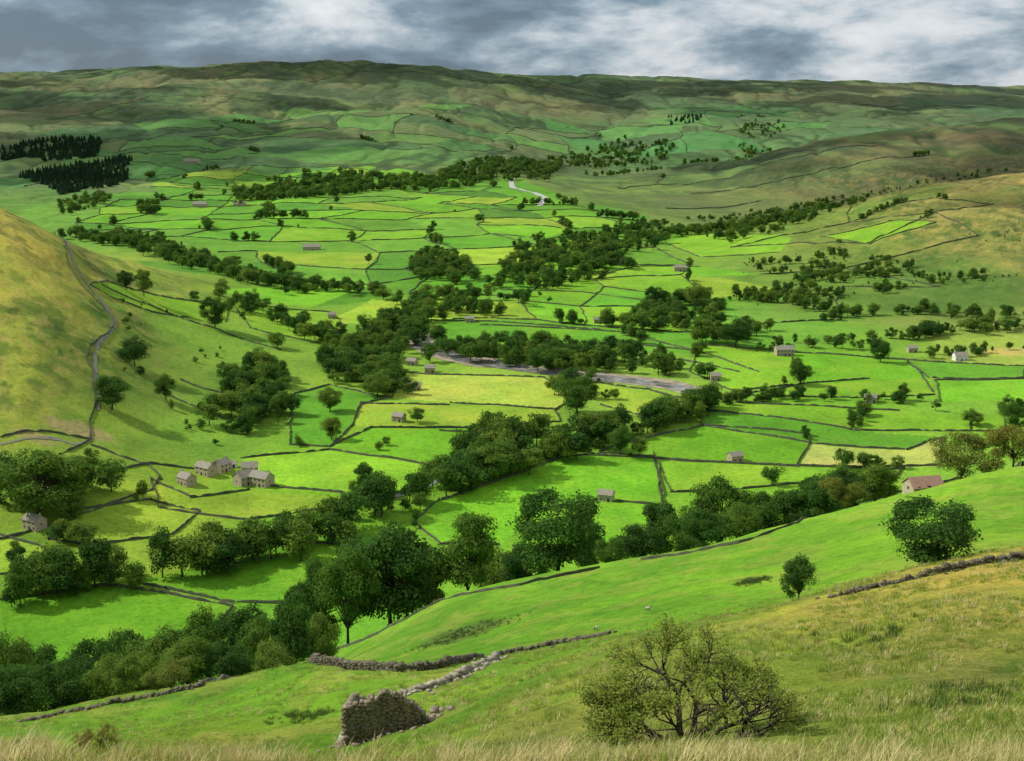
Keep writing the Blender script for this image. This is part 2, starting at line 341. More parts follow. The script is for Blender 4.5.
def ribbon(name,pts,w,mat,ymin=420,lift=.12,n=80):
    p=G(pts,ymin)
    seg=np.linalg.norm(np.diff(p,axis=0),axis=1);cum=np.concatenate([[0],np.cumsum(seg)]);s=np.linspace(0,cum[-1],n)
    x=np.interp(s,cum,p[:,0]);y=np.interp(s,cum,p[:,1])
    for _ in range(6):
        x[1:-1]=(x[:-2]+2*x[1:-1]+x[2:])/4; y[1:-1]=(y[:-2]+2*y[1:-1]+y[2:])/4
    tx=np.gradient(x);ty=np.gradient(y);l=np.hypot(tx,ty)+1e-9;nx=-ty/l;ny=tx/l
    ws=w*(.6+.8*fbm(s/30,s*0,3,8)) if not hasattr(w,'__len__') else np.interp(s/cum[-1],np.linspace(0,1,len(w)),w)*(.75+.5*fbm(s/18,s*0+2,3,9))
    V_=[]
    for k,o in enumerate(np.linspace(-.5,.5,7)):
        X=x+nx*ws*o;Y=y+ny*ws*o; V_.append(np.stack([X,Y,hz(X,Y)+lift],-1))
    V_=np.stack(V_,1); m=7; q=[]
    for i in range(n-1):
        for j in range(m-1): q.append((i*m+j,i*m+j+1,(i+1)*m+j+1,(i+1)*m+j))
    link(bpy.data.objects.new(name,fastquads(name,V_.reshape(-1,3),q,mat,True)))
wm,nt,b=newmat('river_water'); no=noise_node(nt,.12,6,.7); r=ramp(nt,no.outputs[0],[(.35,(.09,.10,.10)),(.52,(.20,.20,.18)),(.62,(.36,.33,.28))]); nt.links.new(r.outputs[0],b.inputs['Base Color']); b.inputs['Roughness'].default_value=.12; b.inputs['Specular IOR Level'].default_value=.7
bp=nd(nt,'ShaderNodeBump'); bp.inputs['Strength'].default_value=.2; bp.inputs['Distance'].default_value=.2
nb=noise_node(nt,1.2,3,.6); nt.links.new(nb.outputs[0],bp.inputs['Height']); nt.links.new(bp.outputs[0],b.inputs['Normal'])
rm=stonemat('road_surface',(.16,.17,.16),(.26,.26,.24),.6)
frm=stonemat('pale_road_surface',(.34,.34,.32),(.46,.46,.44),.6)
pm=stonemat('track_gravel',(.12,.13,.09),(.25,.24,.18),.3)
shm=stonemat('shingle',(.17,.15,.10),(.42,.36,.26),.1)
ribbon('shingle_bank',[(412,322),(422,345),(450,357),(520,368),(600,377),(660,383),(698,392)],28,shm,lift=.25)
ribbon('river',[(412,320),(422,345),(450,357),(520,369),(600,378),(660,384),(702,393),(690,405)],[8,12,14,15,18,19,14,10],wm,lift=.45)
ribbon('hill_track',[(58,232),(72,262),(90,290),(116,314),(118,328),(94,345),(92,362),(100,385),(98,410)],2.6,pm,lift=.3)
ribbon('footpath',[(60,440),(35,438),(0,445)],2.0,pm,lift=.3)
ribbon('farm_track',[(92,440),(75,445),(50,437),(20,440)],2.2,pm,lift=.3)
ribbon('road',[(385,500),(425,487),(450,474),(470,460)],6,rm,lift=.3)
ribbon('road',[(516,176),(511,181),(512,187),(524,191),(538,194),(546,198),(540,206)],13,frm,2200,lift=.7)
# ---------------------------------------------------------------- trees
def folmat(name,stops,trans=.4,sc=5.0):
    m,nt,b=newmat(name)
    oi=nd(nt,'ShaderNodeObjectInfo'); no=noise_node(nt,sc,3,.6)
    ad=nd(nt,'ShaderNodeMath',operation='MULTIPLY_ADD'); nt.links.new(oi.outputs['Random'],ad.inputs[0]); ad.inputs[1].default_value=.5
    m2=nd(nt,'ShaderNodeMath',operation='MULTIPLY'); nt.links.new(no.outputs[0],m2.inputs[0]); m2.inputs[1].default_value=.5
    nt.links.new(m2.outputs[0],ad.inputs[2])
    r=ramp(nt,ad.outputs[0],stops); nt.links.new(r.outputs[0],b.inputs['Base Color'])
    tr=nd(nt,'ShaderNodeBsdfTranslucent'); nt.links.new(r.outputs[0],tr.inputs[0])
    mx=nd(nt,'ShaderNodeMixShader'); mx.inputs[0].default_value=trans
    nt.links.new(b.outputs[0],mx.inputs[1]); nt.links.new(tr.outputs[0],mx.inputs[2])
    nt.links.new(mx.outputs[0],nt.nodes['Material Output'].inputs[0]); return m
leafm=folmat('tree_leaves',[(.15,(.035,.09,.02)),(.4,(.065,.15,.024)),(.6,(.105,.205,.028)),(.85,(.22,.29,.045))])
autm=folmat('olive_leaves',[(.15,(.13,.18,.03)),(.4,(.18,.22,.04)),(.6,(.25,.23,.045)),(.85,(.30,.17,.05))])
bushlm=folmat('hawthorn_leaves',[(.12,(.32,.17,.05)),(.24,(.27,.24,.045)),(.42,(.19,.26,.04)),(.8,(.32,.35,.06))],.4,1.2)
conm=folmat('conifer_needles',[(.2,(.018,.045,.020)),(.8,(.035,.08,.03))],.1)
barkm=stonemat('bark',(.03,.025,.018),(.10,.085,.065),6)
def tube(V,Q,p0,p1,r0,r1,n=5):
    p0=np.array(p0,float);p1=np.array(p1,float);d=p1-p0;d/=np.linalg.norm(d)+1e-9
    a=np.cross(d,[0.3,.9,.1]);a/=np.linalg.norm(a);b_=np.cross(d,a);o=len(V)
    for p,r in((p0,r0),(p1,r1)):
        for k in range(n):
            an=2*math.pi*k/n; V.append(p+(a*math.cos(an)+b_*math.sin(an))*r)
    for k in range(n): Q.append((o+k,o+(k+1)%n,o+n+(k+1)%n,o+n+k))
def make_tree(name,seed,nleaf,leaf,lobes=18,w=.5,z0=.22,mat=leafm,stems=1,lr=(.10,.19),trunk=.022,rad=(.6,1.05)):
    r=np.random.default_rng(seed); V=[];Q=[]
    ctr=[]
    for k in range(lobes):
        for _ in range(40):
            q=r.uniform(-1,1,3)
            if (q**2).sum()<1 and (q**2).sum()>.12: break
        zc=.5*(1+z0)+q[2]*(1-z0)*.40; ww=w*.72*(1.0 if zc<.7 else .85)
        ctr.append((q[0]*ww,q[1]*ww,zc,r.uniform(*lr)))
    ctr=np.array(ctr)
    for s in range(stems):
        off=np.array([0,0,0]) if stems==1 else np.array([r.uniform(-.12,.12),r.uniform(-.12,.12),0])*w*2
        mid=off+np.array([r.uniform(-.03,.03),r.uniform(-.03,.03),z0+.08]); top=mid+np.array([r.uniform(-.05,.05)+off[0],r.uniform(-.05,.05)+off[1],.35])
        tube(V,Q,off-np.array([0,0,.03]),mid,trunk,trunk*.75,7); tube(V,Q,mid,top,trunk*.75,trunk*.3,6)
        for k in range(s,lobes,stems):
            c_=ctr[k,:3]; st=mid+(top-mid)*r.uniform(0,.7); m_=(st+c_)/2+r.uniform(-.03,.03,3)
            tube(V,Q,st,m_,trunk*.35,trunk*.22,4); tube(V,Q,m_,c_,trunk*.22,trunk*.08,4)
            for e in range(3):
                d=r.normal(size=3); d/=np.linalg.norm(d); tube(V,Q,c_,c_+d*ctr[k,3]*.9,trunk*.10,trunk*.03,3)
    nb=len(Q)
    k=r.integers(0,lobes,nleaf); d=r.normal(size=(nleaf,3)); d[:,2]+=.25; d/=np.linalg.norm(d,axis=1,keepdims=True)
    rr=ctr[k,3]*r.uniform(rad[0],rad[1],nleaf)*(1+.3*np.sin(d[:,0]*9+k)*np.cos(d[:,1]*8+k))
    p=ctr[k,:3]+d*rr[:,None]*np.array([1.15,1.15,.85])
    nn=d*.8+r.normal(size=(nleaf,3))*.5; nn[:,2]+=.25; nn/=np.linalg.norm(nn,axis=1,keepdims=True)
    a=np.cross(nn,r.normal(size=(nleaf,3))); a/=np.linalg.norm(a,axis=1,keepdims=True); b_=np.cross(nn,a)
    s=leaf*r.uniform(.5,1.4,nleaf)[:,None]
    quad=np.stack([p-a*s,p-b_*s*.7,p+a*s,p+b_*s*.7],1).reshape(-1,3)
    V=np.array(V); lq=np.arange(nleaf*4).reshape(-1,4)+len(V)
    me=fastquads(name,np.concatenate([V,quad]),np.concatenate([np.array(Q),lq]),barkm)
    me.materials.append(mat)
    mi=np.zeros(len(me.polygons),np.int32); mi[nb:]=1; me.polygons.foreach_set('material_index',mi)
    return me
def make_bush(name,seed):
    r=np.random.default_rng(seed);V=[];Q=[];tips=[]
    def grow(p,d,L,rad,lev):
        n_=3 if lev<3 else 2; q=p
        for i in range(n_):
            d=d+r.normal(size=3)*.16; d[2]+=.02; d/=np.linalg.norm(d); e=q+d*L/n_
            tube(V,Q,q,e,rad*(1-i/n_*.35),rad*(1-(i+1)/n_*.35),5 if lev<2 else 3); q=e
            if lev>=3 or (lev==2 and i==n_-1): tips.append((q,d))
        if lev<4:
            for k in range([3,3,4,3][lev]):
                nd_=d+r.normal(size=3)*np.array([.6,.6,.4]); nd_[2]+=.06; nd_/=np.linalg.norm(nd_)
                grow(q-d*L*r.uniform(0,.3),nd_,L*r.uniform(.55,.85),rad*.58,lev+1)
    for s in range(10):
        a=2*math.pi*s/10+r.uniform(-.3,.3); out=r.uniform(.6,1.9)
        d=np.array([math.cos(a)*out*1.5,math.sin(a)*out*.8,.9]);d/=np.linalg.norm(d)
        grow(np.array([math.cos(a)*.5,math.sin(a)*.3,-.3]),d,r.uniform(1.1,1.7),.11,0)
    nb=len(Q)
    tp=np.array([t[0] for t in tips]); N=26000
    keep=fbm(tp[:,0]/1.1+9,tp[:,2]/1.1+tp[:,1]*.4,2,19)>.34
    tp2=tp[keep]
    k=r.integers(0,len(tp2),N); p=tp2[k]+r.normal(size=(N,3))*.11
    nn=r.normal(size=(N,3));nn[:,2]+=.7;nn/=np.linalg.norm(nn,axis=1,keepdims=True)
    a=np.cross(nn,r.normal(size=(N,3)));a/=np.linalg.norm(a,axis=1,keepdims=True);b_=np.cross(nn,a);s=.045*r.uniform(.5,1.4,N)[:,None]
    quad=np.stack([p-a*s,p-b_*s*.7,p+a*s,p+b_*s*.7],1).reshape(-1,3);V=np.array(V);lq=np.arange(N*4).reshape(-1,4)+len(V)
    me=fastquads(name,np.concatenate([V,quad]),np.concatenate([np.array(Q),lq]),barkm);me.materials.append(bushlm)
    mi=np.zeros(len(me.polygons),np.int32);mi[nb:]=1;me.polygons.foreach_set('material_index',mi)
    x0,x1=np.percentile(tp2[:,0],[1.5,98.5])
    return me,x1-x0,np.percentile(tp2[:,2],99),(x0+x1)/2
def make_conifer(seed):
    r=np.random.default_rng(seed);V=[];Q=[]; tube(V,Q,(0,0,-.02),(0,0,.95),.02,.005,5); nb=len(Q)
    n=900; h=r.uniform(.08,1,n); an=r.uniform(0,6.28,n); rad=(1-h)*.24*(.7+.3*np.sin(h*60))*r.uniform(.7,1.05,n)
    p=np.stack([np.cos(an)*rad,np.sin(an)*rad,h],-1); nn=np.stack([np.cos(an),np.sin(an),.6+0*an],-1)+r.normal(size=(n,3))*.4
    nn/=np.linalg.norm(nn,axis=1,keepdims=True);a=np.cross(nn,r.normal(size=(n,3)));a/=np.linalg.norm(a,axis=1,keepdims=True);b_=np.cross(nn,a);s=.035
    quad=np.stack([p-a*s,p-b_*s,p+a*s,p+b_*s],1).reshape(-1,3);V=np.array(V);lq=np.arange(n*4).reshape(-1,4)+len(V)
    me=fastquads('conifer',np.concatenate([V,quad]),np.concatenate([np.array(Q),lq]),barkm);me.materials.append(conm)
    mi=np.zeros(len(me.polygons),np.int32);mi[nb:]=1;me.polygons.foreach_set('material_index',mi);return me
protos=[make_tree('tree_mesh',100+i,2600,.027,lobes=11+i*2,w=.36+.055*(i%5),z0=.06+.04*(i%3)) for i in range(10)]
tcol=bpy.data.collections.new('tree_prototypes')
for m in protos: tcol.objects.link(bpy.data.objects.new('valley_tree',m))
ccol=bpy.data.collections.new('conifer_prototypes')
for i in range(3): ccol.objects.link(bpy.data.objects.new('conifer',make_conifer(i)))
def scatter(name,pts,scl,rot,coll,nvar):
    pts=np.asarray(pts,np.float32); N=len(pts)
    me=bpy.data.meshes.new(name); me.vertices.add(N); me.vertices.foreach_set('co',pts.ravel())
    a=me.attributes.new('sc','FLOAT_VECTOR','POINT'); a.data.foreach_set('vector',np.asarray(scl,np.float32).ravel())
    a=me.attributes.new('rt','FLOAT_VECTOR','POINT'); a.data.foreach_set('vector',np.asarray(rot,np.float32).ravel())
    a=me.attributes.new('ix','INT','POINT'); a.data.foreach_set('value',rng.integers(0,nvar,N).astype(np.int32))
    o=link(bpy.data.objects.new(name,me))
    ng=bpy.data.node_groups.new(name,'GeometryNodeTree')
    ng.interface.new_socket('Geometry',in_out='INPUT',socket_type='NodeSocketGeometry'); ng.interface.new_socket('Geometry',in_out='OUTPUT',socket_type='NodeSocketGeometry')
    gi=ng.nodes.new('NodeGroupInput');go=ng.nodes.new('NodeGroupOutput');ip=ng.nodes.new('GeometryNodeInstanceOnPoints');ci=ng.nodes.new('GeometryNodeCollectionInfo')
    ci.inputs['Collection'].default_value=coll; ci.inputs['Separate Children'].default_value=True; ci.inputs['Reset Children'].default_value=True
    def na(t,nm):
        x=ng.nodes.new('GeometryNodeInputNamedAttribute'); x.data_type=t; x.inputs['Name'].default_value=nm; return x.outputs['Attribute']
    ng.links.new(gi.outputs[0],ip.inputs['Points']); ng.links.new(ci.outputs[0],ip.inputs['Instance']); ip.inputs['Pick Instance'].default_value=True
    ng.links.new(na('INT','ix'),ip.inputs['Instance Index']); ng.links.new(na('FLOAT_VECTOR','rt'),ip.inputs['Rotation']); ng.links.new(na('FLOAT_VECTOR','sc'),ip.inputs['Scale'])
    ng.links.new(ip.outputs[0],go.inputs[0])
    o.modifiers.new('instances','NODES').node_group=ng
    return o
def put(name,xy,h,coll=tcol,nvar=10,wf=(.75,1.3)):
    xy=np.asarray(xy,float); N=len(xy)
    if N==0: return
    H=h[0]+(h[1]-h[0])*rng.beta(1.6,1.8,N); H*=np.where(rng.random(N)<.25,.55,1); wv=rng.uniform(*wf,N)
    z=hz(xy[:,0],xy[:,1])-.3
    scatter(name,np.stack([xy[:,0],xy[:,1],z],-1),np.stack([H*wv,H*wv,H],-1),np.stack([rng.uniform(-.08,.08,N),rng.uniform(-.08,.08,N),rng.uniform(0,6.28,N)],-1),coll,nvar)
def belt(pts,space,h,jit,ymin=420,name='tree_belt'):
    p=G(pts,ymin);seg=np.linalg.norm(np.diff(p,axis=0),axis=1);cum=np.concatenate([[0],np.cumsum(seg)])
    N=max(int(cum[-1]/space),2);s=np.sort(rng.uniform(0,cum[-1],N))
    xy=np.stack([np.interp(s,cum,p[:,0]),np.interp(s,cum,p[:,1])],-1)+rng.normal(size=(N,2))*jit
    put(name,xy,h)
def wood(poly,dens,h,ymin=420,name='woodland',coll=tcol,nvar=10,wf=(.75,1.3),clus=0):
    p=G(poly,ymin);x0,y0=p.min(0);x1,y1=p.max(0);N=int((x1-x0)*(y1-y0)*dens)
    q=np.stack([rng.uniform(x0,x1,N),rng.uniform(y0,y1,N)],-1);q=q[inpoly(p,q[:,0],q[:,1])]
    if clus: q=q[fbm(q[:,0]/45,q[:,1]/60,3,66)>clus]
    put(name,q,h,coll,nvar,wf)
def along(ws,frac,h,name='hedgerow_trees'):
    L_=[]
    for p in ws:
        if random.random()>frac: continue
        t0=random.random(); n_=random.choice([1,2,4,7,12,16]); a,b=p[0],p[-1]; d=(b-a); l=np.linalg.norm(d)+1
        for k in range(n_):
            t=t0+k*5.5/l
            if t<1: L_.append(a+d*t+np.array([random.gauss(0,2.5),random.gauss(0,2.5)]))
    put(name,L_,h)
belt([(0,606),(40,597),(80,588),(125,582),(165,574)],4.0,(16,26),5)
belt([(0,560),(20,562),(60,585)],7,(9,15),4)
belt([(165,572),(205,570),(250,563),(300,547),(345,533)],3.2,(14,25),6)
belt([(345,530),(400,512),(430,500),(455,487),(500,474),(560,455),(612,437)],3.8,(12,24),6)
belt([(470,450),(500,450),(560,446),(620,435),(660,427),(700,413),(722,403)],4.0,(13,24),6)
belt([(465,470),(480,458),(500,450),(540,450)],3.6,(16,27),9)
belt([(722,405),(780,398),(840,400),(900,402),(1000,412),(1024,410)],5,(6,14),5)
belt([(0,495),(30,505),(70,500),(80,480)],6,(14,21),6)
wood([(205,425),(225,378),(262,362),(285,380),(300,425),(295,440),(240,438)],.011,(12,21),clus=.33)
wood([(255,352),(300,345),(330,380),(392,395),(400,380),(380,355),(395,330),(420,312),(385,318),(355,348),(300,335)],.0105,(11,20),clus=.34)
belt([(240,300),(300,330),(340,350),(350,385)],5.5,(11,18),9)
belt([(395,392),(385,365),(400,345),(420,325),(425,305)],5.5,(13,20),7)
belt([(360,340),(395,325),(420,340),(445,352),(500,362),(560,368)],5,(11,19),8)
wood([(470,345),(530,345),(600,352),(690,366),(672,378),(600,372),(540,373),(470,354)],.0105,(11,20),clus=.33)
belt([(540,392),(575,392),(600,396)],6,(12,20),7)
belt([(80,236),(130,245),(190,262),(250,282),(300,300)],4.5,(13,20),13,1350)
belt([(110,238),(160,250),(230,272),(310,305)],5.5,(12,19),16,1350)
belt([(310,290),(345,292),(395,298),(420,306),(500,316)],5.5,(11,18),8)
wood([(410,262),(440,252),(470,268),(482,284),(440,286),(418,282)],.006,(13,20),1000)
belt([(430,300),(480,300),(520,293),(560,283),(590,268),(610,255),(650,240),(700,232),(760,226),(820,205)],5,(12,20),16,1000)
belt([(480,290),(520,270),(560,255),(600,245),(650,225)],6.5,(11,18),16,1000)
wood([(500,275),(520,240),(600,235),(620,250),(560,285)],.0032,(11,19),1000,clus=.43)
wood([(600,340),(660,300),(720,300),(745,345),(700,352)],.006,(11,18),900,clus=.54)
belt([(600,325),(650,330),(690,325)],4.5,(11,18),7)
belt([(700,345),(735,340),(760,330)],5,(10,17),8)
belt([(740,298),(790,305),(860,318),(930,312),(985,322),(1024,318)],4.2,(8,16),10,900)
belt([(780,345),(840,350),(900,338),(950,333),(1024,330)],5,(8,16),8)
belt([(760,262),(820,268),(900,275),(960,285)],8,(7,13),8,900)
belt([(930,358),(1000,350),(1024,352)],7,(7,12),5)
wood([(740,300),(760,265),(850,250),(960,255),(1015,300),(880,325)],.009,(5,13),900,clus=.60)
wood([(690,238),(760,215),(840,198),(870,200),(800,228),(730,245)],.0032,(9,17),1500,clus=.4)
belt([(700,222),(760,214),(840,200),(900,188),(1000,170)],8,(7,13),14,2150)
wood([(232,192),(330,175),(400,180),(480,162),(562,165),(548,181),(480,182),(400,189),(300,199),(240,202)],.0032,(13,21),1500,clus=.33)
belt([(320,196),(400,190),(480,186)],8,(12,18),16,1500)
wood([(60,218),(120,200),(90,195),(60,205)],.0018,(12,18),1500)
wood([(0,150),(60,137),(102,141),(97,157),(40,160),(0,160)],.0036,(14,20),2500,'conifer_plantation',ccol,3,(1.4,2.2))
wood([(20,178),(80,165),(132,160),(122,184),(60,196)],.0042,(14,20),2300,'conifer_plantation',ccol,3,(1.4,2.2))
wood([(665,118),(700,115),(705,124),(670,126)],.0014,(13,19),4200,'conifer_plantation',ccol,3,(1.4,2))
wood([(540,158),(620,138),(680,146),(650,165),(580,168)],.0013,(15,23),3600,clus=.45)
wood([(735,135),(760,116),(785,128),(760,142)],.0012,(12,18),4100,clus=.5)
belt([(590,182),(640,172),(700,165),(760,150)],10,(12,20),26,3600)
along(latw[:n_valley],.38,(10,18)); along(latw[n_valley:n_right],.6,(6,12)); along(latw[n_right:n_far],.13,(10,16))
along([w_[0] for w_ in walls if 560<w_[0][:,1].mean()<1300 and len(w_[0])==2],.28,(5,15))
wood([(320,440),(340,405),(420,400),(470,440),(420,460)],.0012,(6,14),420,'scattered_trees',clus=.5)
wood([(120,300),(230,300),(250,340),(200,400),(120,390)],.0030,(2.5,8),420,'scrub',clus=.54)
wood([(160,395),(210,400),(280,440),(230,450),(170,430)],.006,(2.5,8),420,'scrub',clus=.52)
wood([(750,310),(740,260),(1020,230),(1020,320)],.005,(1.5,4),900,'scrub',clus=.56)
hero=[make_tree('large_tree_mesh',500+i,15000,.0135,lobes=24+5*i,w=.46+.05*(i%3),z0=.06+.03*(i%2),lr=(.065,.16)) for i in range(6)]
autt=make_tree('olive_tree_mesh',620,13000,.012,lobes=28,w=.62,z0=.06,mat=autm,lr=(.08,.15))
def tree(name,px,top,Y=None,base=None,ymin=420,wpx=None,me=None,sink=.3):
    if base is not None: x,y=gnd(px,base,ymin)
    else:
        u,_=ut(px,top); y=Y; x=u*Y
    g=float(hz(x,y)); u,t=ut(px,top); h=t*y+ZC-g+sink
    o=link(bpy.data.objects.new(name,me or hero[random.randrange(6)]))
    o.location=(x,y,g-sink); ws=h if wpx is None else wpx/F*y/1.0
    o.scale=(ws,ws,h); o.rotation_euler=(0,0,random.uniform(0,6.28)); return o
for px,top,Y,w in [(388,514,395,110),(345,545,380,70),(430,550,400,70),(405,540,410,70),(470,510,400,85),(500,545,430,60),(525,535,420,60),(558,481,350,105),(590,520,400,50),(610,535,370,40),(640,520,380,55),(662,500,400,65),(690,502,390,55),(722,470,400,68),(752,488,400,55),(775,485,395,60),(800,490,390,50),(825,478,385,50),(850,468,360,55),(878,460,360,50),(320,552,400,65),(300,575,380,60),(705,510,370,50),(740,500,380,50),(815,470,410,55),(840,462,430,50)]:
    tree('broadleaf_tree',px,top,Y=Y,wpx=w*1.15)
for px,top,Y,w in [(290,598,215,62),(242,596,235,66),(262,610,225,50),(205,608,260,60),(160,622,230,75),(185,636,200,62),(120,616,250,56),(95,628,240,66),(30,640,240,75),(5,632,230,66),(55,656,215,66),(5,668,195,75),(140,648,205,60),(75,650,228,66),(110,650,215,55),(318,608,240,44),(225,640,200,50),(270,640,205,50),(18,660,205,60)]:
    tree('broadleaf_tree',px,top,Y=Y,wpx=w*1.2)
for px,top,base,w,ym in [(40,443,515,100,420),(12,450,500,60,420),(75,455,500,60,420),(135,335,366,34,420),(112,372,410,45,420),(166,372,400,26,420),(215,292,328,32,420),(144,268,296,24,420),(126,268,290,18,420),(577,372,414,50,420),(365,462,494,34,420),(330,385,412,28,420),(332,415,440,28,420),(735,317,347,34,420),(702,318,342,34,420),(655,283,308,26,420),(696,280,308,26,420),(880,337,362,24,420),(1012,402,432,34,420),(972,408,425,22,420),(620,425,455,30,420),(430,343,362,20,420),(800,360,385,24,420),(378,372,396,36,420),(490,440,480,60,420)]:
    tree('broadleaf_tree',px,top,base=base,ymin=ym,wpx=w*1.1)
tree('broadleaf_tree',930,492,base=583,ymin=110,wpx=118,me=hero[1])
tree('hawthorn_tree',798,556,base=602,ymin=112,wpx=46,me=hero[2])
tree('hawthorn_tree',965,426,Y=345,wpx=80,me=autt); tree('hawthorn_tree',1018,413,Y=335,wpx=62,me=autt); tree('hawthorn_tree',845,470,Y=350,wpx=50,me=autt)
bushm,bw,bh,bcx=make_bush('hawthorn_bush_mesh',12)
x,y=gnd(692,738,30); o=link(bpy.data.objects.new('hawthorn_bush',bushm)); s_=(222/F*y)/bw; o.scale=(s_,s_,(112/F*y*.95)/bh); o.location=(x-bcx*s_,y,float(hz(x,y)))
x,y=gnd(98,757,60); o=link(bpy.data.objects.new('hawthorn_bush',bushm)); s_=(50/F*y)/bw; o.scale=(s_,s_,s_*1.2); o.location=(x,y,float(hz(x,y))); o.rotation_euler=(0,0,2)
tree('hawthorn_bush',172,655,base=690,ymin=100,wpx=60,me=autt)
# ---------------------------------------------------------------- buildings
roofm=stonemat('stone_slate_roof',(.19,.175,.14),(.34,.31,.25),1.0)
redm=stonemat('rusty_sheet_roof',(.26,.15,.11),(.36,.22,.17),1.0)
whm=stonemat('white_render',(.6,.58,.54),(.75,.72,.68),.7)
glm,nt,b=newmat('window_glass'); b.inputs['Base Color'].default_value=(.02,.025,.03,1); b.inputs['Roughness'].default_value=.2
def box(name,c,s,mat,par):
    x,y,z=c;a,b_,d=[q/2 for q in s]
    v=[(x+i*a,y+j*b_,z+k*d) for i in(-1,1) for j in(-1,1) for k in(-1,1)]
    f=[(0,1,3,2),(4,6,7,5),(0,4,5,1),(2,3,7,6),(0,2,6,4),(1,5,7,3)]
    o=link(bpy.data.objects.new(name,mkmesh(name,v,f,mat))); o.parent=par; return o
def house(name,px,py,L,Wd,H,rot,roof=roofm,wallmt=stonem,storeys=1,ymin=420,chim=True,Y=None):
    if Y: u,_=ut(px,py); x,y=u*Y,Y
    else: x,y=gnd(px,py,ymin)
    e=link(bpy.data.objects.new(name,None)); e.location=(x,y,float(hz(x,y))-.2); e.rotation_euler=(0,0,math.radians(rot))
    l,w,rh=L/2,Wd/2,Wd*.36
    v=[(-l,-w,-2),(l,-w,-2),(l,w,-2),(-l,w,-2),(-l,-w,H),(l,-w,H),(l,w,H),(-l,w,H),(-l,0,H+rh),(l,0,H+rh)]
    f=[(0,1,5,4),(2,3,7,6),(1,2,6,9,5),(3,0,4,8,7),(4,5,9,8),(6,7,8,9)]
    o=link(bpy.data.objects.new('walls',mkmesh('walls',v,f,wallmt))); o.parent=e
    vv=[];ff=[];th=.2;ov=.35
    for s in(-1,1):
        o0=len(vv); yb=s*(w+ov); zb=H-ov*rh/w+.03; zt=H+rh+.03
        for X in(-l-ov,l+ov):
            vv+=[(X,yb,zb),(X,0,zt),(X,0,zt+th),(X,yb,zb+th)]
        ff+=[tuple(o0+q for q in g) for g in((0,1,5,4),(3,7,6,2),(0,4,7,3),(0,3,2,1),(4,5,6,7))]
    o=link(bpy.data.objects.new('roof',mkmesh('roof',vv,ff,roof))); o.parent=e
    nW=max(2,int(L/3))
    for st in range(storeys):
        for k in range(nW):
            if storeys==1 and k!=nW//2 and not chim and k%2: continue
            X=-l+L*(k+.5)/nW
            for s in(-1,1):
                if k==nW//2 and st==0: box('door',(X,s*(w+.02),1.1),(1.1,.1,2.0),glm,e)
                else: box('window',(X,s*(w+.02),1.5+st*2.6),(.8,.1,.9),glm,e)
    box('window',(l+.02,0,H*.6),(.1,.7,.8),glm,e); box('window',(-l-.02,0,H*.6),(.1,.7,.8),glm,e)
    if chim:
        for s in(-1,1): box('chimney',(s*(l-.5),0,H+rh+.5),(.8,.7,1.6),wallmt,e)
    return e
house('stone_farmhouse',206,474,11,7,5,-35,storeys=2); house('stone_farmhouse',222,471,9,7,5,60,storeys=2); house('stone_farmhouse',244,484,10,8,5.2,50,storeys=2); house('stone_farmhouse',262,485,12,8,5.5,-30,storeys=2)
house('stone_cottage',187,484,9,7,4.5,-40); house('stone_barn',250,473,9,7,4.5,10,chim=False); house('stone_farmhouse',35,528,10,7,5,-30,storeys=2); house('stone_cottage',232,467,6,4,2.5,0,chim=False,wallmt=whm)
for px,py,rt in [(412,365,-20),(415,390,15),(399,421,-25),(735,461,20),(606,500,-20),(715,380,5),(870,402,0),(598,323,0),(332,318,10),(470,322,0),(760,300,10),(430,372,0),(912,352,0)]:
    house('stone_barn',px,py,8,6,4,rt,chim=False)
house('stone_farmhouse',784,355,15,8,5.5,5,storeys=2); house('white_cottage',960,360,11,7,4.5,5,wallmt=whm); house('stone_farmhouse',620,265,16,8,5.5,5,storeys=2,ymin=1000)
house('stone_farmhouse',680,271,15,8,5,0,storeys=2,ymin=1000); house('stone_barn',312,250,24,10,5,5,chim=False,ymin=1200); house('stone_farmhouse',200,207,26,11,6,0,ymin=1500); house('stone_barn',240,206,22,11,5,0,chim=False,ymin=1500); house('stone_barn',192,163,40,14,6,0,chim=False,ymin=2500); house('stone_farmhouse',598,252,18,9,5,0,ymin=1000)
house('stone_barn',922,502,9,6,1.6,12,roof=redm,chim=False,Y=326)
